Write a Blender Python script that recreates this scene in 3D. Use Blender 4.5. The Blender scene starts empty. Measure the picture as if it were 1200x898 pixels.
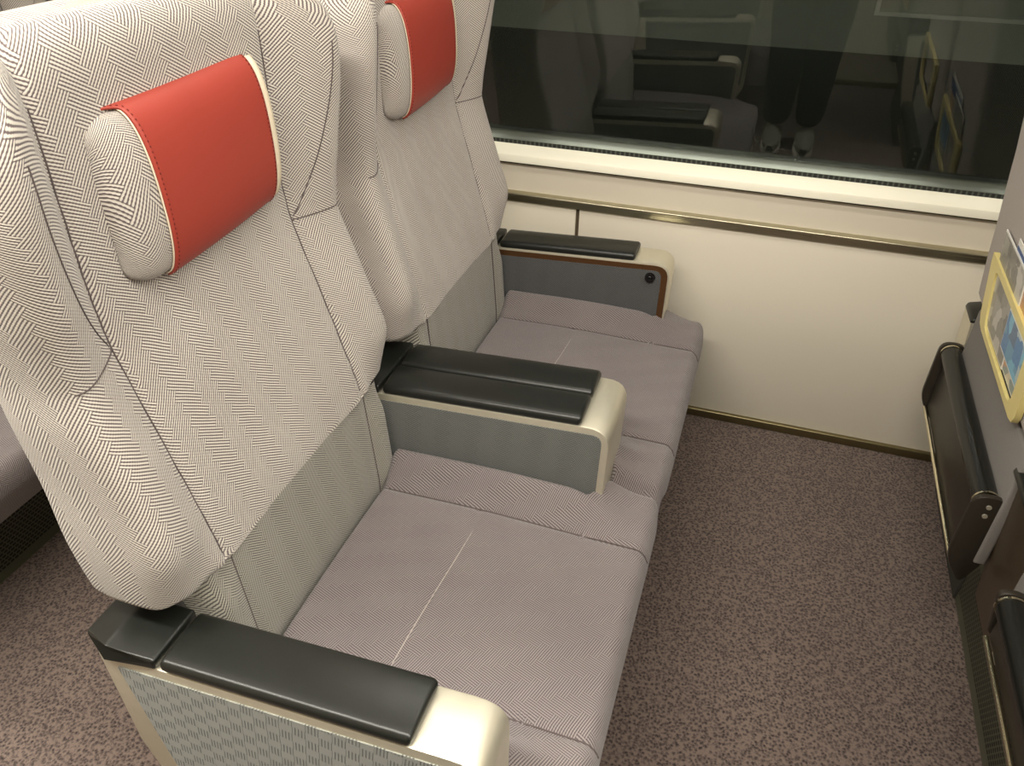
import bpy, bmesh, math, random
from mathutils import Vector, Matrix
random.seed(4)
sc = bpy.context.scene
COL = sc.collection
PI = math.pi

# ------------------------------------------------------------------ helpers
def link(o, parent=None):
    COL.objects.link(o)
    if parent: o.parent = parent
    return o

def tag(o, label=None, cat=None, group=None, kind=None):
    if label: o['label'] = label
    if cat: o['category'] = cat
    if group: o['group'] = group
    if kind: o['kind'] = kind
    return o

def empty(name, loc, label, cat, group=None):
    o = bpy.data.objects.new(name, None); o.location = loc
    o.empty_display_size = .1
    link(o); return tag(o, label, cat, group)

ORG = Vector((0, 0, 0))      # base point of the thing being built; meshes are stored relative to it

def boxuv(me):
    uv = me.uv_layers.new(name='UVMap')
    for p in me.polygons:
        n = p.normal; a = max(range(3), key=lambda i: abs(n[i]))
        for li in p.loop_indices:
            c = me.vertices[me.loops[li].vertex_index].co
            uv.data[li].uv = ((c.y, c.z), (c.x, c.z), (c.x, c.y))[a]

def from_bm(name, bm, mat, parent=None, smooth=True, angle=40):
    me = bpy.data.meshes.new(name)
    bmesh.ops.recalc_face_normals(bm, faces=bm.faces)
    bm.transform(Matrix.Translation(-ORG))
    bm.to_mesh(me); bm.free()
    if not me.uv_layers: boxuv(me)
    me.materials.append(mat)
    if smooth:
        me.shade_smooth()
        me.set_sharp_from_angle(angle=math.radians(angle))
    return link(bpy.data.objects.new(name, me), parent)

def grid(name, nu, nv, fn, mat, parent=None, capu=False, flip=False, angle=60, uvs=1.0, solid=None):
    """fn(i,j) -> (Vector, (u,v)); i in 0..nu, j in 0..nv"""
    me = bpy.data.meshes.new(name)
    V, U, F = [], [], []
    for i in range(nu + 1):
        for j in range(nv + 1):
            p, uv = fn(i, j); V.append(Vector(p) - ORG); U.append((uv[0] * uvs, uv[1] * uvs))
    for i in range(nu):
        for j in range(nv):
            a = i * (nv + 1) + j; q = (a, a + 1, a + nv + 2, a + nv + 1)
            F.append(q[::-1] if flip else q)
    if capu:
        F.append(tuple(range(nv + 1)) if flip else tuple(range(nv, -1, -1)))
        b = nu * (nv + 1); F.append(tuple(b + k for k in (range(nv, -1, -1) if flip else range(nv + 1))))
    me.from_pydata([tuple(v) for v in V], [], F)
    uvl = me.uv_layers.new(name='UVMap')
    for l in me.loops: uvl.data[l.index].uv = U[l.vertex_index]
    me.materials.append(mat); me.shade_smooth(); me.set_sharp_from_angle(angle=math.radians(angle))
    o = link(bpy.data.objects.new(name, me), parent)
    if solid:
        m = o.modifiers.new('thickness', 'SOLIDIFY'); m.thickness = solid; m.offset = 0
    return o

def box(name, a, b, mat, parent=None, bev=0, seg=3):
    bm = bmesh.new(); bmesh.ops.create_cube(bm, size=1)
    for v in bm.verts:
        v.co = Vector([(a[k] + b[k]) / 2 + v.co[k] * (b[k] - a[k]) for k in range(3)])
    if bev: bmesh.ops.bevel(bm, geom=list(bm.edges), offset=bev, segments=seg, affect='EDGES', profile=.5)
    return from_bm(name, bm, mat, parent)

def prism(name, poly, y0, y1, mat, parent=None, bev=0, seg=3, axis='y'):
    """outline in the x-z plane (axis y) or y-z plane (axis x) or x-y plane (axis z), extruded along axis"""
    bm = bmesh.new()
    f = {'y': lambda p, t: (p[0], t, p[1]), 'x': lambda p, t: (t, p[0], p[1]), 'z': lambda p, t: (p[0], p[1], t)}[axis]
    A = [bm.verts.new(f(p, y0)) for p in poly]; B = [bm.verts.new(f(p, y1)) for p in poly]
    n = len(poly)
    bm.faces.new(A); bm.faces.new(B[::-1])
    for i in range(n): bm.faces.new((A[i], B[i], B[(i + 1) % n], A[(i + 1) % n]))
    if bev:
        bmesh.ops.recalc_face_normals(bm, faces=bm.faces)
        es = [e for e in bm.edges if e.calc_face_angle(0) > .5]
        bmesh.ops.bevel(bm, geom=es, offset=bev, segments=seg, affect='EDGES', profile=.5)
    return from_bm(name, bm, mat, parent)

def rpoly(pts, radii, n=6):
    """polygon with rounded corners"""
    out = []; m = len(pts)
    for i, p in enumerate(pts):
        r = radii[i] if isinstance(radii, (list, tuple)) else radii
        p = Vector(p); a = (Vector(pts[i - 1]) - p); b = (Vector(pts[(i + 1) % m]) - p)
        if r <= 0: out.append(tuple(p)); continue
        r = min(r, a.length * .49, b.length * .49)
        A = p + a.normalized() * r; B = p + b.normalized() * r
        for k in range(n + 1):
            t = k / n; q = A * (1 - t) ** 2 + p * 2 * t * (1 - t) + B * t * t
            out.append((q.x, q.y))
    return out

def tube(name, pts, r, mat, parent=None, n=10, cap=True):
    bm = bmesh.new(); rings = []
    pts = [Vector(p) for p in pts]; m = len(pts)
    t0 = (pts[1] - pts[0]).normalized()
    up = Vector((0, 0, 1)) if abs(t0.z) < .9 else Vector((1, 0, 0))
    s = t0.cross(up).normalized()
    for i, p in enumerate(pts):
        t = (pts[min(i + 1, m - 1)] - pts[max(i - 1, 0)]).normalized()
        s = (s - t * s.dot(t)).normalized(); q = t.cross(s)
        rr = r[i] if isinstance(r, (list, tuple)) else r
        rings.append([bm.verts.new(p + (s * math.cos(2 * PI * k / n) + q * math.sin(2 * PI * k / n)) * rr) for k in range(n)])
    for a, b in zip(rings, rings[1:]):
        for k in range(n): bm.faces.new((a[k], a[(k + 1) % n], b[(k + 1) % n], b[k]))
    if cap: bm.faces.new(rings[0]); bm.faces.new(rings[-1][::-1])
    return from_bm(name, bm, mat, parent)

def lerp_table(T, z):
    """rows (z, a, b, ...) -> smooth interpolation"""
    if z <= T[0][0]: return T[0][1:]
    if z >= T[-1][0]: return T[-1][1:]
    for k in range(len(T) - 1):
        if T[k][0] <= z <= T[k + 1][0]: break
    p0 = T[max(k - 1, 0)]; p1 = T[k]; p2 = T[k + 1]; p3 = T[min(k + 2, len(T) - 1)]
    h = p2[0] - p1[0]; t = (z - p1[0]) / h; out = []
    for c in range(1, len(p1)):
        m1 = (p2[c] - p0[c]) / (p2[0] - p0[0]) * h; m2 = (p3[c] - p1[c]) / (p3[0] - p1[0]) * h
        out.append((2*t**3-3*t**2+1)*p1[c] + (t**3-2*t**2+t)*m1 + (-2*t**3+3*t**2)*p2[c] + (t**3-t**2)*m2)
    return out

def catmull(P, per):
    out = []; m = len(P)
    for i in range(m - 1):
        p0, p1, p2, p3 = P[max(i-1, 0)], P[i], P[i+1], P[min(i+2, m-1)]
        for k in range(per):
            t = k / per
            out.append(.5 * ((2*p1) + (p2-p0)*t + (2*p0-5*p1+4*p2-p3)*t*t + (3*p1-p0-3*p2+p3)*t**3))
    out.append(P[-1]); return out

def resample(P, n):
    L = [0]
    for a, b in zip(P, P[1:]): L.append(L[-1] + (b - a).length)
    out = []; k = 0
    for i in range(n + 1):
        s = L[-1] * i / n
        while k < len(L) - 2 and L[k + 1] < s: k += 1
        t = (s - L[k]) / max(L[k + 1] - L[k], 1e-9)
        out.append(P[k].lerp(P[k + 1], min(max(t, 0), 1)))
    return out, L[-1]

def sstep(a, b, x):
    t = min(max((x - a) / (b - a), 0), 1); return t * t * (3 - 2 * t)

# ------------------------------------------------------------------ materials
def nmat(name):
    m = bpy.data.materials.new(name); m.use_nodes = True
    nt = m.node_tree; nt.nodes.clear()
    out = nt.nodes.new('ShaderNodeOutputMaterial'); b = nt.nodes.new('ShaderNodeBsdfPrincipled')
    nt.links.new(b.outputs[0], out.inputs[0])
    return m, nt, b

class NB:
    def __init__(s, nt): s.nt = nt
    def put(s, v, sock):
        if hasattr(v, 'links'): s.nt.links.new(v, sock)
        else: sock.default_value = v
    def math(s, op, a, b=0., c=0.):
        n = s.nt.nodes.new('ShaderNodeMath'); n.operation = op
        s.put(a, n.inputs[0]); s.put(b, n.inputs[1]); s.put(c, n.inputs[2]); return n.outputs[0]
    def mix(s, f, a, b):
        n = s.nt.nodes.new('ShaderNodeMix'); n.data_type = 'RGBA'
        s.put(f, n.inputs[0]); s.put(a, n.inputs[6]); s.put(b, n.inputs[7]); return n.outputs[2]
    def noise(s, vec, scale, detail=2, rough=.5):
        n = s.nt.nodes.new('ShaderNodeTexNoise'); n.inputs['Scale'].default_value = scale
        n.inputs['Detail'].default_value = detail; n.inputs['Roughness'].default_value = rough
        if vec is not None: s.nt.links.new(vec, n.inputs['Vector'])
        return n.outputs[0]
    def coord(s, k='Object'):
        return s.nt.nodes.new('ShaderNodeTexCoord').outputs[k]
    def sep(s, v):
        n = s.nt.nodes.new('ShaderNodeSeparateXYZ'); s.nt.links.new(v, n.inputs[0]); return n.outputs
    def bump(s, h, strength, dist, bsdf):
        n = s.nt.nodes.new('ShaderNodeBump'); n.inputs['Strength'].default_value = strength
        n.inputs['Distance'].default_value = dist
        s.nt.links.new(h, n.inputs['Height']); s.nt.links.new(n.outputs[0], bsdf.inputs['Normal'])
    def ramp(s, f, pts):
        n = s.nt.nodes.new('ShaderNodeValToRGB'); e = n.color_ramp.elements
        while len(e) < len(pts): e.new(.5)
        for k, (p, c) in enumerate(pts): e[k].position = p; e[k].color = c if len(c) == 4 else (*c, 1)
        s.nt.links.new(f, n.inputs[0]); return n.outputs[0]

def S(r, g, b):   # sRGB 0..255 -> linear
    f = lambda c: (c/255/12.92 if c/255 <= .04045 else ((c/255+.055)/1.055)**2.4)
    return (f(r), f(g), f(b), 1)

def plain(name, col, rough=.5, metal=0, spec=.5, noise=0, nscale=40, bump=0, coat=0):
    m, nt, b = nmat(name); N = NB(nt)
    b.inputs['Roughness'].default_value = rough; b.inputs['Metallic'].default_value = metal
    b.inputs['Specular IOR Level'].default_value = spec; b.inputs['Coat Weight'].default_value = coat
    n = N.noise(N.coord(), nscale, 3)
    c2 = tuple(min(1, x * (1 + noise)) for x in col[:3]) + (1,); c1 = tuple(x * (1 - noise) for x in col[:3]) + (1,)
    nt.links.new(N.mix(n, c1, c2), b.inputs['Base Color'])
    if bump: N.bump(n, bump, .001, b)
    return m

def weave(name, light, dark, s, B, ang, groove=.45, contrast=1., bump=.5, dashed=False, rough=.95, alt=None):
    m, nt, b = nmat(name); N = NB(nt)
    uv = N.coord('UV'); x, y, _ = N.sep(uv)
    wob = N.noise(uv, 30, 1); wob = N.math('MULTIPLY', N.math('SUBTRACT', wob, .5), .0015)
    ca, sa = math.cos(ang), math.sin(ang)
    p = N.math('ADD', N.math('ADD', N.math('MULTIPLY', x, ca), N.math('MULTIPLY', y, sa)), wob)
    q = N.math('ADD', N.math('SUBTRACT', N.math('MULTIPLY', y, ca), N.math('MULTIPLY', x, sa)), wob)
    if dashed:
        cell = N.math('ADD', N.math('FLOOR', N.math('DIVIDE', p, B)), N.math('FLOOR', N.math('DIVIDE', q, B)))
        odd = N.math('FLOORED_MODULO', cell, 2.)
    else:   # herringbone of blocks, three wide to one high
        cell = N.math('SUBTRACT', N.math('FLOOR', N.math('DIVIDE', p, B)), N.math('FLOOR', N.math('DIVIDE', q, B)))
        odd = N.math('LESS_THAN', N.math('FLOORED_MODULO', cell, 6.), 2.5)
    fp = N.math('PINGPONG', N.math('DIVIDE', p, s), .5)       # 0..0.5
    fq = N.math('PINGPONG', N.math('DIVIDE', q, s), .5)
    if dashed: fp2 = N.math('PINGPONG', N.math('DIVIDE', N.math('ADD', p, q), s * .7), .5); fp2 = N.math('ADD', N.math('MULTIPLY', fp2, .35), .3)
    else: fp2 = fp
    mixv = N.math('ADD', N.math('MULTIPLY', odd, fq), N.math('MULTIPLY', N.math('SUBTRACT', 1., odd), fp2))
    other = N.math('ADD', N.math('MULTIPLY', odd, fp), N.math('MULTIPLY', N.math('SUBTRACT', 1., odd), fq))
    h = N.math('MULTIPLY', mixv, 2.)
    bead = N.math('MULTIPLY', other, .5)
    h = N.math('ADD', h, N.math('SUBTRACT', bead, .125))
    mr = nt.nodes.new('ShaderNodeMapRange'); mr.interpolation_type = 'SMOOTHSTEP'
    mr.inputs[1].default_value = groove - .25; mr.inputs[2].default_value = groove + .25
    nt.links.new(h, mr.inputs[0]); f = mr.outputs[0]
    big = N.noise(uv, 9, 3)
    l2 = N.mix(big, light, alt or tuple(c * .9 for c in light[:3]) + (1,))
    d2 = N.mix(contrast, light, dark)
    nt.links.new(N.mix(f, d2, l2), b.inputs['Base Color'])
    b.inputs['Roughness'].default_value = rough; b.inputs['Specular IOR Level'].default_value = .15
    b.inputs['Sheen Weight'].default_value = .25; b.inputs['Sheen Roughness'].default_value = .5
    N.bump(f, bump, .0012, b)
    return m

M = {}
M['back'] = weave('cream_basket_weave', S(214, 207, 197), S(100, 89, 90), .0036, .0144, math.radians(52), .42, 1., .6, alt=S(192, 184, 174))
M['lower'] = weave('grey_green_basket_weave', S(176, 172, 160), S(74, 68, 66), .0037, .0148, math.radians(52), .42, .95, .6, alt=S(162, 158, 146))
M['cushion'] = weave('mauve_basket_weave', S(146, 137, 134), S(66, 58, 61), .0036, .0144, math.radians(20), .40, .9, .5, alt=S(130, 121, 122))
M['armfab'] = weave('grey_green_weave', S(122, 124, 120), S(52, 54, 55), .0036, .0144, math.radians(40), .36, .9, .5)
M['armfab_out'] = weave('grey_green_dash_weave', S(138, 140, 134), S(70, 72, 70), .0046, .0185, math.radians(82), .40, .75, .9, dashed=True)
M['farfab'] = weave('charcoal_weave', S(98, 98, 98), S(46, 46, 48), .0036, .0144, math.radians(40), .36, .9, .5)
M['rear'] = plain('grey_knit_rear_cover', S(176, 168, 162), .95, spec=.15, noise=.06, nscale=300, bump=.4)
M['rearlow'] = plain('grey_moquette_rear_panel', S(128, 124, 120), .95, spec=.15, noise=.08, nscale=350, bump=.4)
M['seam'] = plain('seam_thread_dark', S(90, 80, 78), .9)
M['seamlight'] = plain('seam_thread_light', S(176, 166, 160), .9)
M['red'] = plain('red_leather', S(158, 60, 48), .5, spec=.4, noise=.06, nscale=14, bump=.15)
M['stitch'] = plain('dark_red_stitch', S(112, 30, 24), .8)
M['felt'] = plain('cream_felt', S(226, 212, 188), .95, noise=.05, nscale=200, bump=.4)
M['pad'] = plain('black_green_leather', S(24, 26, 23), .33, spec=.5, noise=.15, nscale=60, bump=.25)
M['groovepad'] = plain('pad_gap_metal', S(120, 116, 98), .4, metal=.8)
M['rubber'] = plain('black_rubber', S(22, 23, 20), .27, spec=.5, noise=.1)
M['darkpl'] = plain('dark_brown_plastic', S(44, 39, 32), .38, noise=.1)
M['greypl'] = plain('dark_grey_base_plastic', S(60, 60, 55), .6, noise=.08)
M['edgerefl'] = plain('brown_edge_reflection', S(112, 80, 52), .3, metal=.7, noise=.1)  # brown reflection in the metal arm edge, painted as a colour
M['rearshade'] = plain('brown_shaded_rear_metal', S(82, 68, 52), .35, metal=.4, noise=.1)  # arm metal in shade reflecting the carpet, painted dark brown
M['black'] = plain('gloss_black', S(14, 14, 15), .2)
M['yellow'] = plain('pale_yellow_plastic', S(226, 210, 140), .4, noise=.03)

def brushed(name, col, rough, sx=4, sz=300, metal=1.):
    m, nt, b = nmat(name); N = NB(nt)
    mp = nt.nodes.new('ShaderNodeMapping'); mp.inputs['Scale'].default_value = (sx, sz, sz)
    nt.links.new(N.coord(), mp.inputs[0]); n = N.noise(mp.outputs[0], 1, 2)
    n2 = N.noise(N.coord(), 30, 3)
    nt.links.new(N.mix(n2, tuple(c * .9 for c in col[:3]) + (1,), col), b.inputs['Base Color'])
    b.inputs['Metallic'].default_value = metal
    r = N.math('ADD', N.math('MULTIPLY', n, .12), rough - .06); nt.links.new(r, b.inputs['Roughness'])
    return m
M['metal'] = brushed('champagne_metal', S(232, 226, 206), .42, 60, 60, .75)
M['alu'] = brushed('aluminium_trim', S(190, 184, 160), .3)
M['dulltrim'] = brushed('dull_sill_edge', S(104, 98, 82), .5)
M['frame'] = brushed('window_seal_metal', S(128, 134, 126), .35)
M['chrome'] = plain('polished_edge', S(232, 224, 196), .15, metal=1)

# perforated heater cover
m, nt, b = nmat('perforated_dark_metal'); N = NB(nt)
x, y, z = N.sep(N.coord())
gy = N.math('SUBTRACT', N.math('FLOORED_MODULO', y, .012), .006)
row = N.math('FLOOR', N.math('DIVIDE', z, .0085))
gy = N.math('SUBTRACT', N.math('FLOORED_MODULO', N.math('ADD', y, N.math('MULTIPLY', row, .004)), .012), .006)
gz = N.math('SUBTRACT', N.math('FLOORED_MODULO', z, .0085), .00425)
ins = N.math('MULTIPLY', N.math('LESS_THAN', N.math('ABSOLUTE', gy), .0045), N.math('LESS_THAN', N.math('ABSOLUTE', gz), .0027))
inz = N.math('MULTIPLY', N.math('GREATER_THAN', z, .024), N.math('LESS_THAN', z, .14))
ins = N.math('MULTIPLY', ins, inz)
nt.links.new(N.mix(ins, S(84, 84, 68), S(6, 6, 6)), b.inputs['Base Color'])
b.inputs['Roughness'].default_value = .5
M['perf'] = m

# carpet
m, nt, b = nmat('mottled_brown_mauve_carpet'); N = NB(nt)
co = N.coord()
n1 = N.noise(co, 210, 3, .6); n2 = N.noise(co, 6, 3)
vo = nt.nodes.new('ShaderNodeTexVoronoi'); vo.inputs['Scale'].default_value = 160; nt.links.new(co, vo.inputs['Vector'])
fl = N.math('ADD', N.math('MULTIPLY', n1, .7), N.math('MULTIPLY', vo.outputs['Distance'], .45))
c = N.ramp(fl, [(.36, S(40, 32, 33)), (.5, S(88, 77, 73)), (.68, S(128, 112, 103))])
c2 = N.mix(N.math('MULTIPLY', n2, .35), c, S(88, 74, 72))
nt.links.new(c2, b.inputs['Base Color']); b.inputs['Roughness'].default_value = 1; b.inputs['Specular IOR Level'].default_value = .05
b.inputs['Sheen Weight'].default_value = .2
N.bump(fl, .9, .004, b)
M['carpet'] = m

def wallmat(name, col, rough=.45):
    return plain(name, col, rough, noise=.015, nscale=5)
M['wall'] = wallmat('beige_wall_panel', S(222, 214, 198))
M['wall2'] = wallmat('beige_upper_panel', S(214, 205, 188))
M['ledge'] = wallmat('cream_ledge', S(242, 238, 220), .4)
M['joint'] = plain('brown_joint', S(84, 72, 56), .6)
M['skirt'] = brushed('olive_skirting', S(150, 140, 106), .4)
M['ceil'] = wallmat('cream_ceiling', S(225, 220, 205), .6)
M['opp'] = wallmat('beige_aisle_wall', S(190, 182, 164))
# vent teeth
m, nt, b = nmat('vent_teeth'); N = NB(nt)
x, y, z = N.sep(N.coord())
f = N.math('LESS_THAN', N.math('FLOORED_MODULO', x, .012), .0075)
nt.links.new(N.mix(f, S(70, 74, 68), S(20, 22, 20)), b.inputs['Base Color']); b.inputs['Roughness'].default_value = .5
M['vent'] = m
# glass
m, nt, b = nmat('dark_window_glass'); N = NB(nt)
b.inputs['Transmission Weight'].default_value = 1; b.inputs['Roughness'].default_value = 0
b.inputs['IOR'].default_value = 1.52; b.inputs['Base Color'].default_value = (.75, .8, .76, 1)
M['glass'] = m
def emis(name, col, st):
    m, nt, b = nmat(name); b.inputs['Base Color'].default_value = (.8, .8, .8, 1)
    b.inputs['Emission Color'].default_value = col; b.inputs['Emission Strength'].default_value = st; return m
M['lamp'] = emis('warm_lamp_diffuser', (1, .93, .82, 1), 9)

# ------------------------------------------------------------------ seat geometry
SP = .69            # pitch of the two seats
C0 = .3655          # centre of the aisle seat
#       z     x0     wing   halfwidth  seam
BK = [(.560, -.390, .002, .312, .200),
      (.575, -.392, .004, .315, .203),
      (.620, -.401, .020, .317, .203),
      (.670, -.413, .036, .316, .202),
      (.750, -.433, .036, .308, .201),
      (.850, -.459, .033, .304, .199),
      (.900, -.472, .035, .300, .198),
      (.950, -.478, .044, .303, .197),
      (1.00, -.479, .053, .308, .197),
      (1.10, -.476, .064, .314, .197),
      (1.17, -.474, .068, .313, .197),
      (1.25, -.474, .066, .308, .197)]
def rear_x(z): return -.528 - .12 * (z - .517)

def back_ring(z, inset=0., n=150):
    x0, w, hy, sm = lerp_table(BK, z); kb = 1 - sstep(.57, .69, z)
    xr = rear_x(z) + inset; hy -= inset
    half = [(0, 0, 0), (sm*.5, 0.001, 0), (sm - .012, .004, 0), (sm, .003, 0), (sm + .010, .008, 0),
            (sm + (hy - sm) * .35, w * .62, 0), (sm + (hy - sm) * .62, w * .95 - .004 * kb, 0), (sm + (hy - sm) * .8, w - .013 * kb, 0),
            (sm + (hy - sm) * .93, w * .7 - .022 * kb, 0), (hy - .001, w * .1 - .034 * kb, 0)]
    P = [Vector((x0 + b - inset * .8 * (sstep(.19, .25, a) if z < .7 else 1), a, z)) for a, b, _ in half]
    d = x0 - xr
    P += [Vector((x0 - d * (.3 + .25 * kb), hy, z)), Vector((x0 - d * (.65 + .08 * kb), hy - .002, z)), Vector((xr + .012, hy - .009, z)),
          Vector((xr + .002, hy - .024, z)), Vector((xr, hy - .06, z)), Vector((xr, hy * .4, z)), Vector((xr, 0, z))]
    P = catmull(P, 8)
    Q, L = resample(P, n)
    full = [Vector((p.x, -p.y, p.z)) for p in Q[::-1]] + Q[1:]
    return full, L

def make_back(root, c):
    c -= .008
    levels = [(.574, .022), (.5743, .012), (.578, .004), (.585, .0)]
    z = .59
    while z < 1.195: levels.append((z, 0)); z += .01
    levels += [(1.205, .0), (1.22, .003), (1.231, .008), (1.240, .016), (1.246, .026), (1.249, .040), (1.250, .056)]
    rings = []
    for z, ins in levels:
        r, L = back_ring(z, ins)
        for p in r:
            dy = abs(p.y) / .31
            k = sstep(1.02, 1.24, z)
            p.z -= k * .052 * dy ** 5
            # horizontal shoulder seam across the bolsters
            s = lerp_table(BK, z)[3]
            if abs(p.y) > s and p.x > -.52:
                p.x -= .003 * math.exp(-((z - .905) / .005) ** 2)
            d = abs(abs(p.y) - s)
            if p.x > -.50: p.x -= .0045 * math.exp(-(d / .005) ** 2)
            # soft hollow of the lap of the back
            if p.x > -.5: p.x -= .006 * math.exp(-(p.y / .12) ** 2) * math.exp(-((z - .75) / .12) ** 2)
        rings.append(r)
    n = len(rings[0]) - 1
    def f(i, j):
        p = rings[i][j]
        u = (j - n / 2) / n * 2 * L
        return (p + Vector((0, c, 0)), (u, levels[i][0]))
    me_i = len(rings) - 1
    o = grid('backrest', me_i, n, f, M['back'], root, capu=True, angle=50)
    # rear cover of smooth grey knit: material slot by face position
    me = o.data; me.materials.append(M['rear'])
    for p in me.polygons:
        cc = p.center + ORG
        if cc.x < rear_x(cc.z) + .012: p.material_index = 1
    # seams: follow the surface exactly by interpolating inside the rings
    def on_ring(z, y, lift=.0003):
        k = max(0, min(len(levels) - 2, max(i for i in range(len(levels)) if levels[i][0] <= z)))
        t = (z - levels[k][0]) / (levels[k + 1][0] - levels[k][0])
        def one(r):
            fr_ = [p for p in r if p.x > -.51]; fr_.sort(key=lambda p: p.y)
            for a_, b_ in zip(fr_, fr_[1:]):
                if a_.y <= y <= b_.y:
                    q = (y - a_.y) / max(b_.y - a_.y, 1e-6); return a_.lerp(b_, q)
            return min(fr_, key=lambda p: abs(p.y - y))
        p = one(rings[k]).lerp(one(rings[k + 1]), t); return Vector((p.x + lift, p.y + c, p.z))
    for sgn in (-1, 1):
        tube('seam', [on_ring(.587 + k * .0125, sgn * lerp_table(BK, .587 + k * .0125)[3]) for k in range(49)], .0011, M['seam'], o, 6)
        s = lerp_table(BK, .905)
        tube('seam', [on_ring(.905, sgn * (s[3] + (s[2] - s[3] - .012) * k / 20)) for k in range(21)], .0010, M['seam'], o, 6)
        P3 = []
        for k in range(0, 27):
            z = .910 + k * .0105; sx = lerp_table(BK, z); t = .04 + .66 * (1 - math.exp(-k / 9))
            P3.append(on_ring(z, sgn * (sx[3] + (sx[2] - sx[3]) * t)))
        tube('seam', P3, .0010, M['seam'], o, 6)
    return o

def make_lower(root, c, dy0, dy1):
    """lower back section between the arms, from the fold down behind the cushion"""
    ys = [dy0 + (dy1 - dy0) * k / 60 for k in range(61)]
    zs = [.576 - .30 * k / 24 for k in range(25)]
    def f(i, j):
        z = zs[i]; y = ys[j]
        x = -.3915 + .010 * sstep(.57, .40, z) if z > 0 else 0
        x = -.3915 + .012 * min(1, (.576 - z) / .2)
        e = min(y - dy0, dy1 - y)
        s = .200
        x += .010 * sstep(s, s + .03, abs(y)) * sstep(.56, .50, z)
        x -= .004 * math.exp(-((abs(y) - s) / .005) ** 2)
        x -= .05 * (1 - sstep(-.004, .03, e)) ** 2
        return (Vector((x, c + y, z)), (y, z))
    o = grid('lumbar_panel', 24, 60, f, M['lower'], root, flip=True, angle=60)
    b = box('lumbar_core', (-.50, c + dy0, .28), (-.43, c + dy1, .574), M['rearlow'], o, .006)
    for sg in (-1, 1):
        tube('seam', [f_ for f_ in [(-.3915 + .012 * min(1, (.576 - z) / .2) - .0018, c + sg * .2, z) for z in zs[:22]]], .0011, M['seam'], o, 6)
    return o

def make_pillow(root, c):
    y0, y1 = c - .155, c + .163
    cz, cx, hz, hx = 1.056, -.474, .100, .034
    nu, nv = 48, 56
    def sup(t, grow=0.0):
        """cross-section in x-z, t 0..1 all round, starting at the rear top"""
        a = 2 * PI * t + PI * .75
        ca, sa = math.cos(a), math.sin(a)
        e = .72
        x = math.copysign(abs(ca) ** e, ca) * (hx + grow); z = math.copysign(abs(sa) ** .82, sa) * (hz + grow)
        return x, z
    def P(s, t, grow=0.0):
        e = .045; w = y1 - y0; y = y0 + w * s
        d = min(y - y0, y1 - y) / e; k = 1 if d >= 1 else math.sqrt(max(0, 1 - (1 - max(d, 0)) ** 2))
        x, z = sup(t, grow)
        kx = .35 + .65 * k if d < 1 else 1; kz = .80 + .20 * k if d < 1 else 1
        if d < 1: kx = k; kz = .72 + .28 * k
        zz = z * kz; sag = -.004 * math.sin(PI * s)
        return Vector((cx + x * kx - .012 * s - .012 * (zz), y, cz + zz + sag + .006 * s))
    SS = [0, .004, .012, .025, .045, .07, .095, .12] + [.12 + .76 * k / 32 for k in range(1, 33)] + [.905, .93, .955, .975, .988, .996, 1]
    nu = len(SS) - 1
    def f(i, j):
        t = j / nv; return (P(SS[i], t), (SS[i] * (y1 - y0), t * .56))
    o = grid('headrest', nu, nv, f, M['back'], root, angle=70)
    # leather cover wrapped over the front; t runs front side from the rear top down to the rear bottom
    def wrap(name, sl, sr, g, mat, t0, t1, th, flap=True):
        mu, mv = 40, 50
        def g_(i, j):
            tt = j / mv; t = t0 + (t1 - t0) * tt
            left = sl + (-.17 * (1 - sstep(0, .20, tt)) if flap else 0) + .015 * tt
            s = left + (sr - left) * i / mu
            s_ = min(max(s, .12), .88)
            p = P(s_, t, g); p.y = y0 + (y1 - y0) * s
            return (p, (s * .37, t * .56))
        return grid(name, mu, mv, g_, mat, o, angle=70, solid=th)
    # find parameter range on the front: a from ~ 100deg (top, slightly rear) to -80deg via 0 -> t decreasing
    ta = (math.radians(112) - PI * .75) / (2 * PI); tb = (math.radians(-82) - PI * .75) / (2 * PI)
    wrap('headrest_lining', .16, .975, .0022, M['felt'], ta - (-.004), tb, .0015, False)
    cv = wrap('headrest_cover', .165, .925, .0045, M['red'], ta, tb, .0028)
    # stitch rows near both side edges, follow the cover
    for s_off, nm in ((.180, 'l'), (.915, 'r')):
        pts = []
        for k in range(2, 50):
            tt = k / 50; t = ta + (tb - ta) * tt
            s = s_off + (-.17 * (1 - sstep(0, .20, tt)) + .015 * tt if nm == 'l' else 0)
            p = P(min(max(s, .12), .88), t, .0062); p.y = y0 + (y1 - y0) * s; pts.append(p)
        bm = bmesh.new()
        Q, L = resample(pts, 90)
        for k in range(0, 90, 2):
            a, b_ = Q[k], Q[k + 1]; mid = (a + b_) / 2; d = (b_ - a)
            r = bmesh.ops.create_cube(bm, size=1)
            rot = d.to_track_quat('X', 'Z').to_matrix().to_4x4()
            bmesh.ops.transform(bm, matrix=Matrix.Translation(mid) @ rot @ Matrix.Diagonal((d.length * .75, .0011, .0011, 1)), verts=r['verts'])
        st = from_bm('stitching', bm, M['stitch'], o)
    return o

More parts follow.
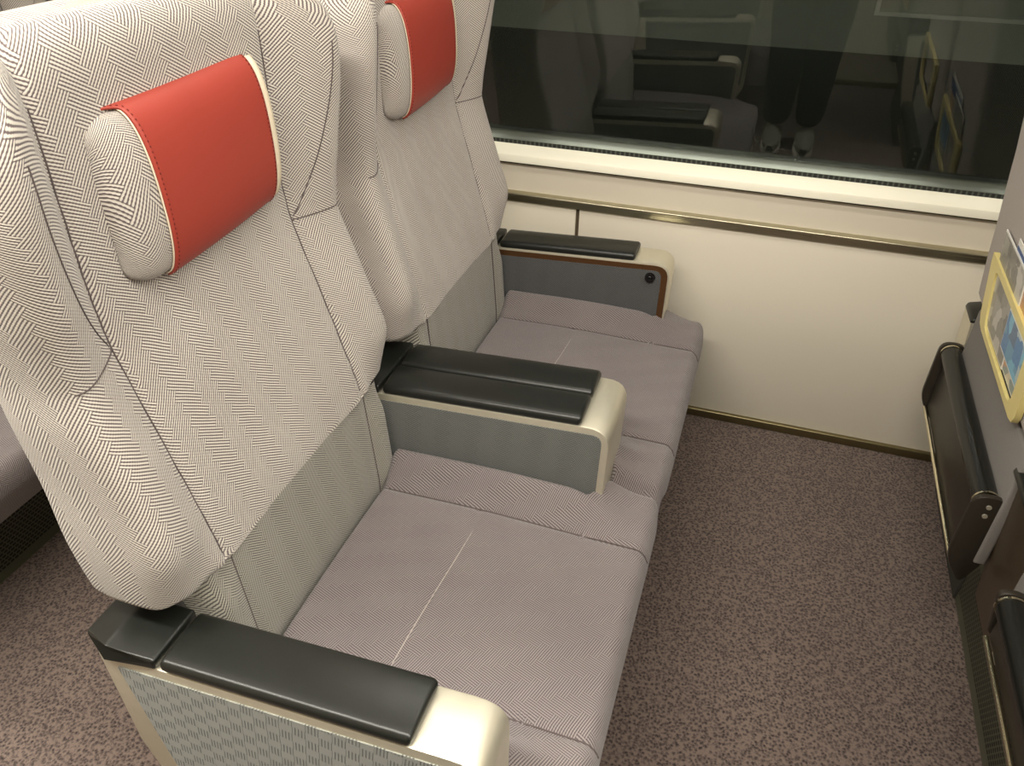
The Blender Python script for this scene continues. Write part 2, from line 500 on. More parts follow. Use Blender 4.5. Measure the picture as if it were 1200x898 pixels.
def make_cushion(root, c):
    xs = [-.392 + (.13 + .392) * k / 90 for k in range(91)]
    front = []
    for k in range(1, 15):
        a = PI / 2 * k / 14 * 1.12; front.append(a)
    R = .048
    W0, W1 = .276, .344
    ny = 110
    rows = []
    def height(x, dy, hw):
        z = .366 + .006 * math.exp(-((x + .15) / .18) ** 2)
        bol = sstep(.190, .262, abs(dy))
        amp = .042 * (1 - sstep(-.02, .12, x)) + .006
        z += amp * bol
        z += .004 * (1 - (min(abs(dy), .19) / .19) ** 2)
        z -= .007 * math.exp(-((abs(dy) - .190) / .006) ** 2)
        z -= .0035 * math.exp(-((x + .167) / .006) ** 2) * (abs(dy) < .19)
        z -= .006 * math.exp(-((x + .03) / .1) ** 2) * math.exp(-(dy / .12) ** 2)
        e = hw - abs(dy)
        z -= .03 * (1 - sstep(0, .03, e)) ** 1.5
        z -= .05 * (1 - sstep(-.392, -.36, x))
        return z
    def hw_at(x): return W0 + (W1 - W0) * sstep(.02, .055, x)
    ts = [(-1 + 2 * j / ny) for j in range(ny + 1)]
    for x in xs:
        hw = hw_at(x); rows.append([Vector((x, c + t * hw, height(x, t * hw, hw))) for t in ts])
    # rounded nose
    hw = hw_at(.13)
    for a in front:
        rowv = []
        for t in ts:
            dy = t * hw; zt = height(.13, dy, hw)
            rr = R * (1 - .25 * sstep(.27, hw, abs(dy)))
            x = .103 + 0 * a
            rowv.append(Vector((.13 + rr * math.sin(a) * .55, c + dy, zt - rr * (1 - math.cos(a)))))
        rows.append(rowv)
    last = rows[-1]
    for k in range(1, 5):
        rows.append([Vector((v.x - .006 * k, v.y, v.z - .016 * k)) for v in last])
    m = len(rows)
    # skirt at sides
    L = [0]
    for i in range(1, m): L.append(L[-1] + (rows[i][ny // 2] - rows[i-1][ny // 2]).length)
    full = []
    for r in rows:
        a, b = r[0], r[-1]; zb = min(.24, a.z - .01)
        full.append([Vector((a.x, a.y, zb)), Vector((a.x, a.y - .0, (a.z + zb) / 2))] + r + [Vector((b.x, b.y, (b.z + zb) / 2)), Vector((b.x, b.y, zb))])
    def f(i, j):
        p = full[i][j]; return (p, (p.y, L[i]))
    o = grid('seat_cushion', m - 1, ny + 4, f, M['cushion'], root, flip=True, angle=60)
    # seams on the mesh
    def near(row, dy): return min(row, key=lambda p: abs(p.y - c - dy))
    for sg in (-1, 1):
        pts = [near(r, sg * .190) for r in rows[6:100]]
        tube('seam', [(p.x, c + sg * .19, p.z + .0018) for p in pts[::3]], .0013, M['seam'], o, 6)
    r = min(rows[:91], key=lambda r: abs(r[0].x + .167))
    tube('seam', [(p.x + .012 * math.sin((p.y - c) * 6), p.y, p.z + .0021) for p in r if abs(p.y - c) < .188][::3], .0008, M['seamlight'], o, 6)
    return o

TL = .05
def at(x): return .05 * x
def make_arm(root, y0, y1, kind):
    """kind: aisle, middle, window"""
    xf = .052
    body = [(-.510, .546 - .0255), (-.492, .455), (-.452, .28), (-.43, .16), (-.02, .16), (xf - .008, .22), (xf, .552)]
    if kind == 'aisle':
        poly = rpoly([(-.526, .546 + at(-.52)), (-.520, .45), (-.482, .25), (-.460, .16), (.005, .16), (xf - .004, .22), (xf, .547 + at(xf))],
                     [.004, .05, .05, .02, .02, .03, .045])
    else:
        xb = -.520 if kind == 'middle' else -.532
        poly = rpoly([(xb, .546 + at(-.51)), (xb + .013, .36), (xb + .028, .20), (.0, .20), (xf - .006, .33), (xf, .547 + at(xf))],
                     [.004, .05, .03, .02, .02, .045])
    a = prism('armrest', poly, y0, y1, M['metal'], root, .0025, 2)
    if kind == 'aisle':      # the outer rear corner is cut away
        me = a.data; bm = bmesh.new(); bm.from_mesh(me); xc = -.492 - ORG.x
        bmesh.ops.bisect_plane(bm, geom=list(bm.verts) + list(bm.edges) + list(bm.faces), plane_co=(xc, 0, 0), plane_no=(1, 0, 0))
        for v in bm.verts:
            if v.co.x < xc and v.co.y + ORG.y < (y0 + y1) / 2: v.co.y += .022 * (xc - v.co.x) / .034
        bm.to_mesh(me); bm.free(); me.set_sharp_from_angle(angle=math.radians(40))
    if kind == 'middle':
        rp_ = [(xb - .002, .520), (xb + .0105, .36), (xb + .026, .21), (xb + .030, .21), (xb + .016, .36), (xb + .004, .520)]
        prism('rear_shade_sheet', rp_, y0 + .004, y1 - .004, M['rearshade'], a, 0)  # thin sheet carrying the painted shade of the rear metal face
    # fabric side panels
    t = .018 if kind == 'aisle' else .014
    inner = [(-.468, .546 - t + at(-.47)), (-.458, .42), (-.440, .27), (-.42, .175), (-.02, .175), (xf - .022, .24), (xf - .014, .546 - t + at(xf))]
    if kind == 'window': inner = [(x_, z_ - .006) if z_ > .5 else (x_, z_) for x_, z_ in inner]; inner[-1] = (xf - .022, inner[-1][1]); inner[-2] = (xf - .024, .24)
    ip = rpoly(inner, [.004, .03, .03, .01, .01, .02, .022])
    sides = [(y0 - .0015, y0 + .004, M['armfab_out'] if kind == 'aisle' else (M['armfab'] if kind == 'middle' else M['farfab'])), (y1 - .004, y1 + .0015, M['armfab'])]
    for (a0, a1, mt) in sides:
        prism('side_panel', ip, a0, a1, mt, a, 0)
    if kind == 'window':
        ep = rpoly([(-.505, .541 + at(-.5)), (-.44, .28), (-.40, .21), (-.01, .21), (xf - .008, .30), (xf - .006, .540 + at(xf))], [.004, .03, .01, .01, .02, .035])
        prism('edge_reflection', ep, y0 - .0008, y0 + .003, M['edgerefl'], a, 0)  # thin sheet carrying the painted reflection round the metal edge
        bm = bmesh.new()
        bmesh.ops.create_cone(bm, cap_ends=True, segments=28, radius1=.0135, radius2=.012, depth=.007,
                              matrix=Matrix.Translation((.003, y0 - .004, .508)) @ Matrix.Rotation(PI / 2, 4, 'X'))
        bmesh.ops.create_uvsphere(bm, u_segments=16, v_segments=8, radius=.006, matrix=Matrix.Translation((.003, y0 - .0072, .508)) @ Matrix.Diagonal((1, .4, 1, 1)))
        from_bm('recline_button', bm, M['black'], a)
    # pads
    strips = [(y0 - .001, y1 + .001)] if kind != 'middle' else [(y0 - .001, (y0 + y1) / 2 - .0008), ((y0 + y1) / 2 + .0008, y1 + .001)]
    xe = -.040 if kind != 'middle' else -.002
    for (p0, p1) in strips:
        n, mm = 40, 14
        xa = -.394
        bm = bmesh.new(); bmesh.ops.create_cube(bm, size=1)
        for v in bm.verts:
            x = xa if v.co.x < 0 else xe; y = p0 if v.co.y < 0 else p1
            z = (.545 if v.co.z < 0 else .564) + at(x); v.co = (x, y, z)
        bmesh.ops.bevel(bm, geom=list(bm.edges), offset=.0085, segments=5, affect='EDGES', profile=.5)
        bmesh.ops.subdivide_edges(bm, edges=[e for e in bm.edges if abs(e.verts[0].co.x - e.verts[1].co.x) > .2 or abs(e.verts[0].co.y - e.verts[1].co.y) > .04], cuts=6, use_grid_fill=True)
        yc = (p0 + p1) / 2; hw = (p1 - p0) / 2
        for v in bm.verts:
            if v.co.z - at(v.co.x) > .555: v.co.z += .005 * (1 - ((v.co.y - yc) / hw) ** 2) * (1 if kind == 'middle' else .5)
        from_bm('arm_pad', bm, M['pad'], a, angle=50)
    # sloping rear pad
    rp = [(-.400, .545 + at(-.4)), (-.400, .564 + at(-.4)), (-.478, .563 + at(-.45)), (-.530, .553 + at(-.52)), (-.534, .540 + at(-.52)), (-.478, .543 + at(-.46))]
    bm = bmesh.new()
    ch = .018
    pts = rp; A = []; B = []
    for (x, z) in pts:
        k = ch * max(0, min(1, (-.478 - x) / .052))
        A.append(bm.verts.new((x, y0 - .001 + (k * 1.2 if kind == 'aisle' else 0), z))); B.append(bm.verts.new((x, y1 + .001, z)))
    bm.faces.new(A); bm.faces.new(B[::-1])
    for i in range(len(pts)):
        j = (i + 1) % len(pts); bm.faces.new((A[i], B[i], B[j], A[j]))
    bmesh.ops.recalc_face_normals(bm, faces=bm.faces)
    bmesh.ops.bevel(bm, geom=list(bm.edges), offset=.005, segments=3, affect='EDGES', profile=.5, clamp_overlap=True)
    from_bm('rear_arm_pad', bm, M['pad'], a, angle=35)
    return a

def make_pocket(root, c):
    """pale yellow frame of the magazine pocket on the rear of the seat"""
    c -= .022; z0, z1 = .572, .724; hy = .205
    def xs(z, d): return rear_x(z) - d
    outer = rpoly([(-hy, z1), (-hy * .93, z0 + .0), (hy * .90, z0), (hy, z1)], [.006, .03, .03, .006], 6)
    bm = bmesh.new()
    def loop(poly, d): return [bm.verts.new((xs(z, d), c + y, z)) for y, z in poly]
    n = 48
    def resamp(poly, inset):
        cy = 0; cz = (z0 + z1) / 2
        P = [Vector((y, z, 0)) for y, z in poly] + [Vector((*poly[0], 0))]
        Q, L = resample(P, n); return [(q.x, q.y) for q in Q[:-1]]
    O = resamp(outer, 0)
    I = resamp(rpoly([(-hy + .050, z1 - .016), (-hy * .93 + .045, z0 + .014), (hy * .90 - .045, z0 + .014), (hy - .050, z1 - .016)], [.02, .03, .03, .02], 6), 0)
    o1, i1 = loop(O, .013), loop(I, .013); o0, i0 = loop(O, .002), loop(I, .006)
    for k in range(n):
        j = (k + 1) % n
        bm.faces.new((o1[k], o1[j], i1[j], i1[k])); bm.faces.new((o0[k], o0[j], o1[j], o1[k])); bm.faces.new((i1[k], i1[j], i0[j], i0[k]))
    fr = from_bm('magazine_pocket', bm, M['yellow'], root, angle=30)
    return fr

def make_footrest(root, c, zb=.285, hw=.265):
    fr = box('footrest', (-.556, c - hw + .012, zb), (-.544, c + hw - .012, .42), M['darkpl'], root, .003)
    tube('footrest_bar', [(-.548, c - hw + .014, .435), (-.548, c + hw - .014, .435)], .0215, M['rubber'], fr, 24)
    for sg in (-1, 1):
        y = c + sg * (hw - .012)
        tube('bar_ring', [(-.548, y - .002, .435), (-.548, y + .002, .435)], .0232, M['chrome'], fr, 24)
        ply = rpoly([(-.574, .458), (-.520, .458), (-.510, .31), (-.535, .238), (-.575, .30)], [.025, .022, .02, .02, .03]) if zb < .3 else rpoly([(-.571, .457), (-.524, .457), (-.520, .36), (-.556, .36)], [.022, .022, .01, .01])
        pl = prism('end_plate', ply, c + sg * hw - .006, c + sg * hw + .006, M['darkpl'], fr, .002, 2)
        for zz in (.437, .416):
            tube('screw', [(-.546, c + sg * (hw + .0055), zz), (-.546, c + sg * (hw + .0085), zz)], .0045, M['metal'], fr, 12)
    tube('edge_trim', [(-.560, c - hw + .016, zb - .002), (-.560, c + hw - .016, zb - .002)], .0045, M['chrome'], fr, 10)
    box('inner_panel', (-.545, c - hw + .02, max(.30, zb + .01)), (-.534, c + hw - .02, .40), M['metal'], fr, .002)
    return fr

def seat_unit(name, label, cat, group, centres, arms, y_lo, y_hi):
    global ORG
    ORG = Vector((-.20, (y_lo + y_hi) / 2, 0))
    root = empty(name, tuple(ORG), label, cat, group)
    for c, (d0, d1) in centres:
        make_back(root, c); make_lower(root, c, d0, d1); make_pillow(root, c); make_cushion(root, c)
        make_pocket(root, c); make_footrest(root, c - (0 if c > .5 else .033), .285 if c > .5 else .365, .265 if c > .5 else .235)
        box('rear_panel', (-.530, c - .275, .30 if c > .5 else .37), (-.508, c + .250, .562), M['rearlow'], root, .006)
    for (y0, y1, k) in arms: make_arm(root, y0, y1, k)
    # base under the cushions, plinth at floor with a perforated heater cover
    box('seat_frame', (-.40, y_lo + .12, .22), (.06, y_hi - .12, .31), M['greypl'], root, .01)
    prism('plinth', rpoly([(-.444, 0), (-.444, .15), (-.40, .23), (.0, .23), (.0, 0)], [0, .02, .02, .02, 0]), y_lo + .14, y_hi - .42, M['perf'], root, 0)
    prism('plinth_cover', rpoly([(-.450, 0), (-.446, .15), (-.40, .24), (.0, .24), (.0, 0)], [0, .02, .02, .02, 0]), y_hi - .42, y_hi - .04, M['greypl'], root, .004)
    ORG = Vector((0, 0, 0))
    return root

def copy_tree(o, parent=None):
    c = o.copy(); COL.objects.link(c)
    if parent: c.parent = parent
    for ch in list(o.children): copy_tree(ch, c)
    return c

def retag(o, label): o['label'] = label; return o

SG = 'rows of grey train seats'
seat = seat_unit('double_train_seat', 'grey woven double train seat with red headrests in the foreground', 'train seat', SG,
                 [(C0, (-.268, .268)), (C0 + SP, (-.262, .262))],
                 [(0.0, .086, 'aisle'), (.637, .800, 'middle'), (1.318, 1.402, 'window')], 0.0, 1.40)
P = 1.256
front = retag(copy_tree(seat), 'double train seat at the right edge, seen from behind with brochure pockets and footrests')
front.location.x += P
rear = retag(copy_tree(seat), 'double train seat behind the foreground pair, only its corner showing at far left')
rear.location.x -= P

single = seat_unit('single_train_seat', 'single grey train seat across the aisle beside the aisle-side wall', 'train seat', 'single seats across the aisle',
                   [(-.955, (-.265, .265))], [(-1.31, -1.225, 'aisle'), (-.685, -.60, 'aisle')], -1.31, -.60)
s2 = retag(copy_tree(single), 'single grey train seat across the aisle, one row ahead')
s2.location.x += P

# ------------------------------------------------------------------ brochures in the pocket of the seat in front
def printed(name, base, cols, seed, band=None):
    m, nt, b = nmat(name); N = NB(nt)
    co = N.coord(); mp = nt.nodes.new('ShaderNodeMapping'); mp.inputs['Location'].default_value = (seed, seed * 1.7, 0)
    nt.links.new(co, mp.inputs[0])
    vo = nt.nodes.new('ShaderNodeTexVoronoi'); vo.inputs['Scale'].default_value = 26; vo.distance = 'CHEBYCHEV'
    nt.links.new(mp.outputs[0], vo.inputs['Vector'])
    r, g, b_ = N.sep(vo.outputs['Color'])
    n = len(cols); rp = nt.nodes.new('ShaderNodeValToRGB'); rp.color_ramp.interpolation = 'CONSTANT'
    e = rp.color_ramp.elements
    while len(e) < n: e.new(.5)
    for k, c_ in enumerate(cols): e[k].position = k / n; e[k].color = c_
    nt.links.new(r, rp.inputs[0])
    fine = N.noise(mp.outputs[0], 120, 3)
    c = N.mix(N.math('MULTIPLY', fine, .6), rp.outputs[0], base)
    nt.links.new(c, b.inputs['Base Color']); b.inputs['Roughness'].default_value = .3
    return m
def brochure(y0, y1, z0, z1, d, mat, label, tilt=0., header=None, words=False):
    global ORG
    cz = (z0 + z1) / 2
    ORG = Vector((rear_x(z0) + P - d, (y0 + y1) / 2, z0))
    o = empty('brochure', tuple(ORG), label, 'brochure', 'brochures in the seat pocket')
    def sheet(name, a0, a1, b0, b1, off, m_):
        bm = bmesh.new()
        V = []
        for q in (0, 1):
            for (y, z) in ((a0, b0), (a1, b0), (a1, b1), (a0, b1)):
                V.append(bm.verts.new((rear_x(z) + P - d - off - .004 * q * (0.15 if off else .5), y + tilt * (z - z0), z)))
        bm.faces.new(V[:4]); bm.faces.new(V[4:][::-1])
        for k in range(4): bm.faces.new((V[k], V[(k+1) % 4], V[4 + (k+1) % 4], V[4 + k]))
        return from_bm(name, bm, m_, o, smooth=False)
    sheet('pages', y0, y1, z0, z1, 0, M['paper'])
    sheet('cover_print', y0 + .004, y1 - .004, z0 + .004, z1 - (.045 if header else .004), .0022, mat)
    if header:
        sheet('title_band', y0 + .004, y1 - .004, z1 - .042, z1 - .012, .0022, header)
    ORG = Vector((0, 0, 0))
    return o
M['paper'] = plain('white_paper', S(232, 230, 222), .5)
M['navy'] = plain('navy_print', S(38, 78, 138), .35, noise=.1)
blue = printed('blue_photo_print', S(120, 160, 190), [S(40, 110, 170), S(120, 190, 215), S(60, 84, 120), S(196, 206, 200), S(90, 150, 180)], 3.1)
greyp = printed('grey_photo_print', S(170, 168, 160), [S(120, 116, 112), S(196, 192, 184), S(80, 76, 76), S(150, 146, 140)], 7.3)
mixp = printed('colour_photo_print', S(170, 160, 130), [S(176, 150, 110), S(110, 140, 160), S(220, 210, 190), S(80, 70, 62), S(196, 130, 80)], 5.2)
cw = C0 + SP
brochure(cw - .05, cw + .150, .590, .785, .0055, greyp, 'pale grey leaflet tucked behind the yellow pocket frame, nearest the window', 0)
brochure(cw - .17, cw + .060, .590, .805, .003, mixp, 'tallest leaflet with a navy title band, rear of the pocket', 0, header=M['navy'])
brochure(cw - .19, cw - .015, .620, .702, .0075, blue, 'short leaflet with blue pictures just inside the yellow pocket frame', 0)

# ------------------------------------------------------------------ carriage
W = 1.482
X0, X1 = -3.2, 3.4
YO = -1.52
def st(o): o['kind'] = 'structure'; return o
st(box('floor', (X0, YO, -.05), (X1, W + .02, 0), M['carpet']))
st(prism('ceiling', rpoly([(YO, 2.18), (YO, 2.1), (-.95, 2.1), (-.9, 2.18), (.75, 2.18), (.8, 1.95), (W + .05, 1.85), (W + .05, 2.25), (YO, 2.25)], 0), X0, X1, M['ceil'], axis='x'))
# window-side wall: lower panel (two panels with an open joint), upper panel
st(box('wall_window_lower', (-.225, W, .02), (X1, W + .04, .600), M['wall'], None, .002))
st(box('wall_window_lower_rear', (X0, W, .02), (-.235, W + .04, .600), M['wall'], None, .002))
st(box('trim_1', (-.24, W + .006, .02), (-.22, W + .03, .60), M['joint']))
st(box('wall_window_upper', (X0, W + .002, .598), (X1, W + .04, .72), M['wall2']))
st(prism('trim_2', rpoly([(W + .004, .590), (W - .008, .592), (W - .008, .604), (W - .014, .606), (W - .014, .616), (W + .004, .620)], [0, .002, .001, .002, .003, 0]), X0, X1, M['alu'], axis='x'))
st(box('trim_3', (X0, W - .010, .696), (X1, W + .004, .7205), M['dulltrim'], None, .002))
st(prism('trim_4', [(W - .012, .7205), (W + .034, .7375), (W + .034, .70), (W - .012, .70)], X0, X1, M['ledge'], axis='x', bev=.001, seg=1))
st(prism('trim_5', [(W + .030, .734), (W + .030, .7465), (W + .06, .7465), (W + .06, .734)], X0, X1, M['vent'], axis='x'))
st(box('baseboard_window', (X0, W - .012, 0), (X1, W + .01, .026), M['skirt'], None, .003))
# window: seal profile and two panes leaning slightly inwards
win = st(prism('window_1', rpoly([(W + .028, .746), (W + .034, .754), (W + .046, .7655), (W + .058, .767), (W + .075, .767), (W + .075, .70), (W + .05, .70), (W + .04, .746)], [.003, .006, .008, .003, 0, 0, 0, 0]), X0, X1, M['frame'], axis='x'))
th = math.radians(2)
def glass(yb, mat, name):
    t = .004
    z0_, z1_ = .755, 1.80
    P4 = [(yb, z0_), (yb - math.tan(th) * (z1_ - z0_), z1_), (yb - math.tan(th) * (z1_ - z0_) + t, z1_), (yb + t, z0_)]
    return prism(name, P4, X0, X1, mat, win, axis='x')
glass(1.546, M['glass'], 'window_pane')
st(box('wall_window_top', (X0, W - .03, 1.72), (X1, W + .09, 1.95), M['wall2']))
# far (aisle-side) wall
st(box('wall_aisle', (X0, YO - .05, 0), (X1, YO, 2.2), M['opp']))
st(box('baseboard_aisle', (X0, YO, 0), (X1, YO + .012, .03), M['skirt'], None, .003))
st(box('wall_front', (X1, YO, 0), (X1 + .05, W + .05, 2.2), M['opp']))
st(box('wall_rear', (X0 - .05, YO, 0), (X0, W + .05, 2.2), M['opp']))

# ceiling lamps
def lamp(y, w, label, z=2.165):
    o = box('ceiling_light', (X0 + .1, y - w / 2, z), (X1 - .1, y + w / 2, z + .012), M['lamp'], None, .002)
    return tag(o, label, 'ceiling light', 'long ceiling lights')
lamp(-.30, .16, 'long warm strip light in the ceiling above the aisle edge')

# outside: dim concrete wall beyond the glass with a lighter band and a framed panel
M['conc'] = plain('dark_concrete', S(70, 72, 66), .9, noise=.2, nscale=4)
M['conc2'] = plain('grey_concrete_band', S(150, 152, 142), .9, noise=.06, nscale=3)
M['white_line'] = plain('pale_frame_paint', S(200, 200, 190), .7)
ow = empty('platform_wall', (0, 3.6, 0), 'dim grey wall outside beyond the dark window glass', 'wall')
ORG = Vector((0, 3.6, 0))
box('wall_base', (-6, 3.6, -1.2), (6, 3.8, .605), M['conc'], ow)
box('wall_band', (-6, 3.59, .605), (6, 3.8, 2.4), M['conc2'], ow)
bm = bmesh.new()
for a_, b_ in (((.55, 3.57, .766), (3.2, 3.60, .782)), ((.55, 3.57, .782), (.568, 3.60, 1.5)), ((.55, 3.57, 1.5), (3.2, 3.60, 1.516))):
    r_ = bmesh.ops.create_cube(bm, size=1)
    for v in r_['verts']: v.co = Vector([(a_[k] + b_[k]) / 2 + v.co[k] * (b_[k] - a_[k]) for k in range(3)])
from_bm('panel_frame', bm, M['white_line'], ow, smooth=False)
ORG = Vector((0, 0, 0))

# ------------------------------------------------------------------ the person standing in the aisle, seen only in the window
M['skin'] = plain('skin', S(206, 160, 132), .5, noise=.03)
M['shirt'] = plain('pale_blue_shirt_cloth', S(150, 162, 178), .9, noise=.05)
M['trousers'] = plain('black_trouser_cloth', S(20, 20, 22), .9)
M['shoe'] = plain('grey_shoe_mesh', S(110, 108, 98), .7, noise=.3, nscale=80)
M['sole'] = plain('pale_shoe_sole', S(190, 186, 172), .6)
M['hair'] = plain('black_hair', S(22, 19, 18), .6)
def skin(name, verts, edges, radii, mat, parent=None, sub=1, rootv=0):
    me = bpy.data.meshes.new(name)
    me.from_pydata([tuple(Vector(v) - ORG) for v in verts], edges, [])
    o = link(bpy.data.objects.new(name, me), parent)
    m_ = o.modifiers.new('skin', 'SKIN'); m_.use_smooth_shade = True
    if not me.skin_vertices: me.attributes
    sv = me.skin_vertices[0].data if me.skin_vertices else None
    if sv is None: raise RuntimeError('no skin layer')
    for k, r_ in enumerate(radii):
        sv[k].radius = r_ if isinstance(r_, tuple) else (r_, r_)
        sv[k].use_root = (k == rootv)
    if sub:
        q = o.modifiers.new('smooth', 'SUBSURF'); q.levels = sub; q.render_levels = sub + 1
    me.materials.append(mat); return o
def chain(*parts):
    V, E_, Rr = [], [], []
    for start, pts in parts:
        prev = start
        for p, r_ in pts:
            V.append(p); Rr.append(r_)
            if prev is not None: E_.append((prev, len(V) - 1))
            prev = len(V) - 1
    return V, E_, Rr
PX, PY = .30, -.50
ORG = Vector((PX, PY, 0))
def leg_pts(sx, fx, grow=0.):
    return [((PX + sx * .085, PY - .07, .80), .085 + grow), ((PX + sx * .088, PY - .05, .62), .075 + grow), ((fx, PY + .0, .43), .056 + grow),
            ((fx, PY - .015, .28), .052 + grow), ((fx, PY - .035, .09), .036 + grow)]
def arm_pts(sx, hand, g=0.):
    sh = Vector((PX + sx * .185, PY - .10, 1.27)); el = Vector((PX + sx * .235, PY - .06, 1.02)); h = Vector(hand)
    return [(tuple(sh), .048 + g), (tuple(sh.lerp(el, .5)), .042 + g), (tuple(el), .037 + g), (tuple(el.lerp(h, .5)), .032 + g), (tuple(el.lerp(h, .9)), .024 + g * .6)], h
HL, HR = (.135, -.475, 1.375), (.315, -.475, 1.385)
V, E_, Rr = chain((None, [((PX, PY - .08, .86), (.13, .10)), ((PX, PY - .085, 1.0), (.115, .085)), ((PX, PY - .09, 1.14), (.135, .095)), ((PX, PY - .10, 1.27), (.125, .085)), ((PX, PY - .10, 1.34), .05), ((PX, PY - .095, 1.40), .052), ((PX, PY - .095, 1.47), (.072, .088)), ((PX, PY - .09, 1.545), (.070, .085)), ((PX, PY - .09, 1.60), .04)]))
n0 = len(V)
for sx, fx in ((-1, .228), (1, .382)):
    pts = leg_pts(sx, fx); b0 = len(V); prev = 0
    for p, r_ in pts: V.append(p); Rr.append(r_); E_.append((prev, len(V) - 1)); prev = len(V) - 1
    V.append((fx, PY + .04, .045)); Rr.append(.032); E_.append((prev, len(V) - 1))
for sx, h in ((-1, HL), (1, HR)):
    pts, hh = arm_pts(sx, h); prev = 3
    for p, r_ in pts: V.append(p); Rr.append(r_); E_.append((prev, len(V) - 1)); prev = len(V) - 1
    V.append(tuple(hh)); Rr.append((.030, .016)); E_.append((prev, len(V) - 1))
    palm = len(V) - 1; ins = -sx
    # four fingers curling behind the phone, thumb in front of them
    for k in range(4):
        b_ = hh + Vector((ins * .006, .004 + .002 * k, .026 - .018 * k))
        q1 = b_ + Vector((ins * .022, .022, .006)); q2 = q1 + Vector((ins * (.022 - .002 * abs(k - 1)), .004, .004)); q3 = q2 + Vector((ins * .014, -.006, 0))
        prev = palm
        for p, r_ in ((b_, .0095), (q1, .0085), (q2, .0078), (q3, .007)): V.append(tuple(p)); Rr.append(r_); E_.append((prev, len(V) - 1)); prev = len(V) - 1
    b_ = hh + Vector((ins * .004, -.012, -.012)); q1 = b_ + Vector((ins * .022, -.006, .020)); q2 = q1 + Vector((ins * .018, .006, .014)); prev = palm
    for p, r_ in ((b_, .0115), (q1, .010), (q2, .0085)): V.append(tuple(p)); Rr.append(r_); E_.append((prev, len(V) - 1)); prev = len(V) - 1
person = skin('person', V, E_, Rr, M['skin']); person.location = ORG
tag(person, 'standing person in pale blue shirt and black trousers reflected in the window', 'person')
V, E_, Rr = chain((None, [((PX, PY - .08, .90), (.150, .118)), ((PX, PY - .085, 1.0), (.135, .105)), ((PX, PY - .09, 1.14), (.150, .110)), ((PX, PY - .10, 1.27), (.140, .098)), ((PX, PY - .10, 1.325), .062)]))
for sx, h in ((-1, HL), (1, HR)):
    pts, hh = arm_pts(sx, h, .010); prev = 3
    for p, r_ in pts: V.append(p); Rr.append(r_); E_.append((prev, len(V) - 1)); prev = len(V) - 1
skin('shirt', V, E_, Rr, M['shirt'], person).location = (0, 0, 0)
V, E_, Rr = chain((None, [((PX, PY - .08, .87), (.148, .115))]))
for sx, fx in ((-1, .228), (1, .382)):
    prev = 0
    for p, r_ in leg_pts(sx, fx, .030): V.append(p); Rr.append(r_); E_.append((prev, len(V) - 1)); prev = len(V) - 1
skin('trousers', V, E_, Rr, M['trousers'], person)
bm = bmesh.new(); bmesh.ops.create_uvsphere(bm, u_segments=24, v_segments=16, radius=1)
for v in bm.verts:
    v.co = Vector((PX + v.co.x * .080, PY - .105 + v.co.y * .098, 1.545 + v.co.z * .085))
    if v.co.y > PY - .05 and v.co.z < 1.56: v.co.y = PY - .05
from_bm('hair', bm, M['hair'], person)
for fx in (.228, .382):
    sh = grid('shoe', 14, 20, lambda i, j: ((lambda t, a: (Vector((fx + math.cos(a) * .046 * math.sin(PI * min(max(t, .04), .97)) ** .45, PY - .085 + .255 * t,
          max(.018, .02 + (1 + math.sin(a)) * .5 * (.085 - .050 * sstep(.3, .95, t))))), (t, a)))(i / 14, 2 * PI * j / 20)), M['shoe'], person)
    so = prism('sole', rpoly([(fx - .044, PY - .085), (fx - .050, PY + .10), (fx - .02, PY + .172), (fx + .02, PY + .172), (fx + .050, PY + .10), (fx + .044, PY - .085)], [.03, .05, .03, .03, .05, .03]), .0, .022, M['sole'], sh, .004, 2, axis='z')
ORG = Vector((0, 0, 0))

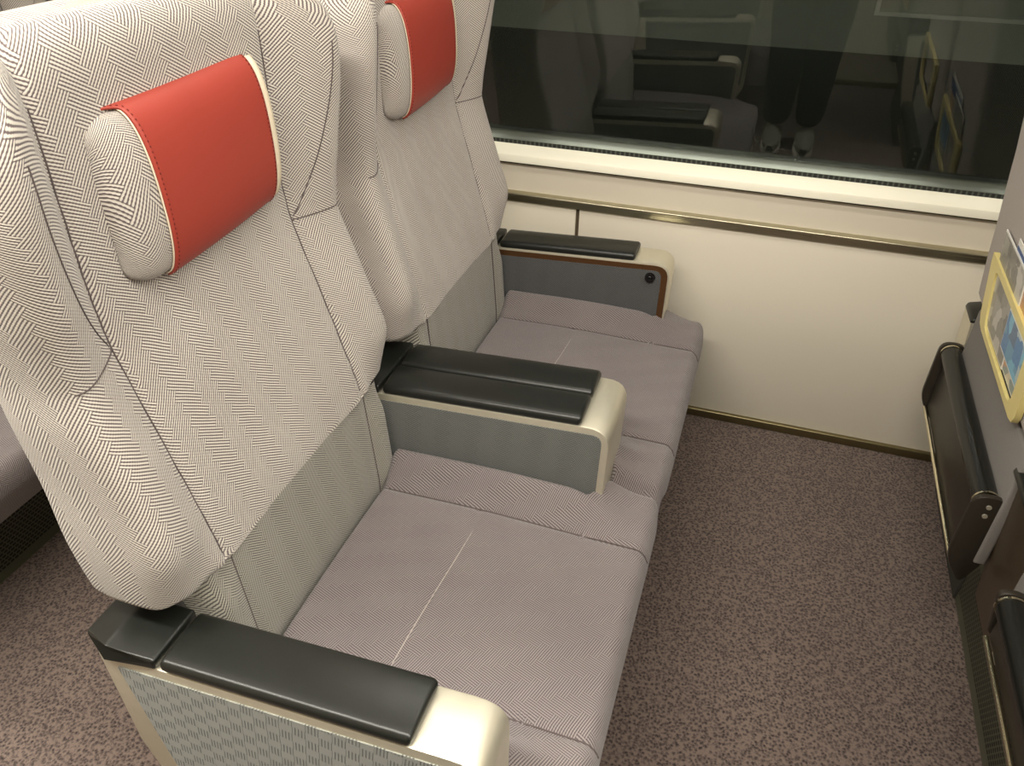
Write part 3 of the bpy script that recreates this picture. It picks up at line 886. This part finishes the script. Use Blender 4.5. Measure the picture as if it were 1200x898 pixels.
# ------------------------------------------------------------------ light
def area(name, loc, rot, sx, sy, power, col):
    l = bpy.data.lights.new(name, 'AREA'); l.shape = 'RECTANGLE'; l.size = sx; l.size_y = sy; l.energy = power; l.color = col
    o = bpy.data.objects.new(name, l); o.location = loc; o.rotation_euler = rot; link(o); return o
area('ceiling_light_glow', (0, -.30, 2.15), (0, 0, 0), 5.5, .16, 105, (1, .965, .87))
area('cove_light_glow', (0, .85, 1.93), (math.radians(-10), 0, 0), 5.5, .10, 26, (1, .965, .87))
area('outside_fill', (0, 2.4, 2.6), (math.radians(35), 0, 0), 6, .3, .8, (.95, 1, .93))  # added fill to light the outside wall; stands for no actual lamp

w = bpy.data.worlds.new('night'); sc.world = w; w.use_nodes = True
w.node_tree.nodes['Background'].inputs[0].default_value = (.01, .011, .012, 1)
w.node_tree.nodes['Background'].inputs[1].default_value = .3

# ------------------------------------------------------------------ camera
cam = bpy.data.cameras.new('camera'); co = bpy.data.objects.new('camera', cam); link(co)
yaw, pitch, roll, f = 1.8904, -0.6183, 0.0062, 905.74
d = Vector((math.cos(yaw) * math.cos(pitch), math.sin(yaw) * math.cos(pitch), math.sin(pitch)))
r = Vector((math.sin(yaw), -math.cos(yaw), 0)); u = r.cross(d)
r2 = r * math.cos(roll) + u * math.sin(roll); u2 = -r * math.sin(roll) + u * math.cos(roll)
co.matrix_world = Matrix(((r2.x, u2.x, -d.x, .2186), (r2.y, u2.y, -d.y, -.4206), (r2.z, u2.z, -d.z, 1.4049), (0, 0, 0, 1)))
cam.sensor_fit = 'HORIZONTAL'; cam.sensor_width = 36; cam.lens = f / 1200 * 36; cam.clip_start = .02
sc.camera = co
# the phone the person holds, lens side towards the seats
ph = Vector((.2186, -.4206, 1.4049)) - d * .014
bm = bmesh.new(); bmesh.ops.create_cube(bm, size=1)
for v in bm.verts: v.co = Vector((v.co.x * .150, v.co.y * .072, v.co.z * .008))
bmesh.ops.bevel(bm, geom=list(bm.edges), offset=.0035, segments=3, affect='EDGES', profile=.5)
bm.transform(Matrix(((r2.x, u2.x, -d.x, ph.x), (r2.y, u2.y, -d.y, ph.y), (r2.z, u2.z, -d.z, ph.z), (0, 0, 0, 1))))
ORG = ph.copy()
pho = from_bm('phone', bm, M['black']); pho.location = ORG
tag(pho, 'black phone held in both hands by the standing person', 'phone')
ORG = Vector((0, 0, 0))
sc.view_settings.view_transform = 'Standard'; sc.view_settings.look = 'None'
sc.view_settings.gamma = 1; sc.view_settings.use_curve_mapping = False
sc.view_settings.exposure = 0.0
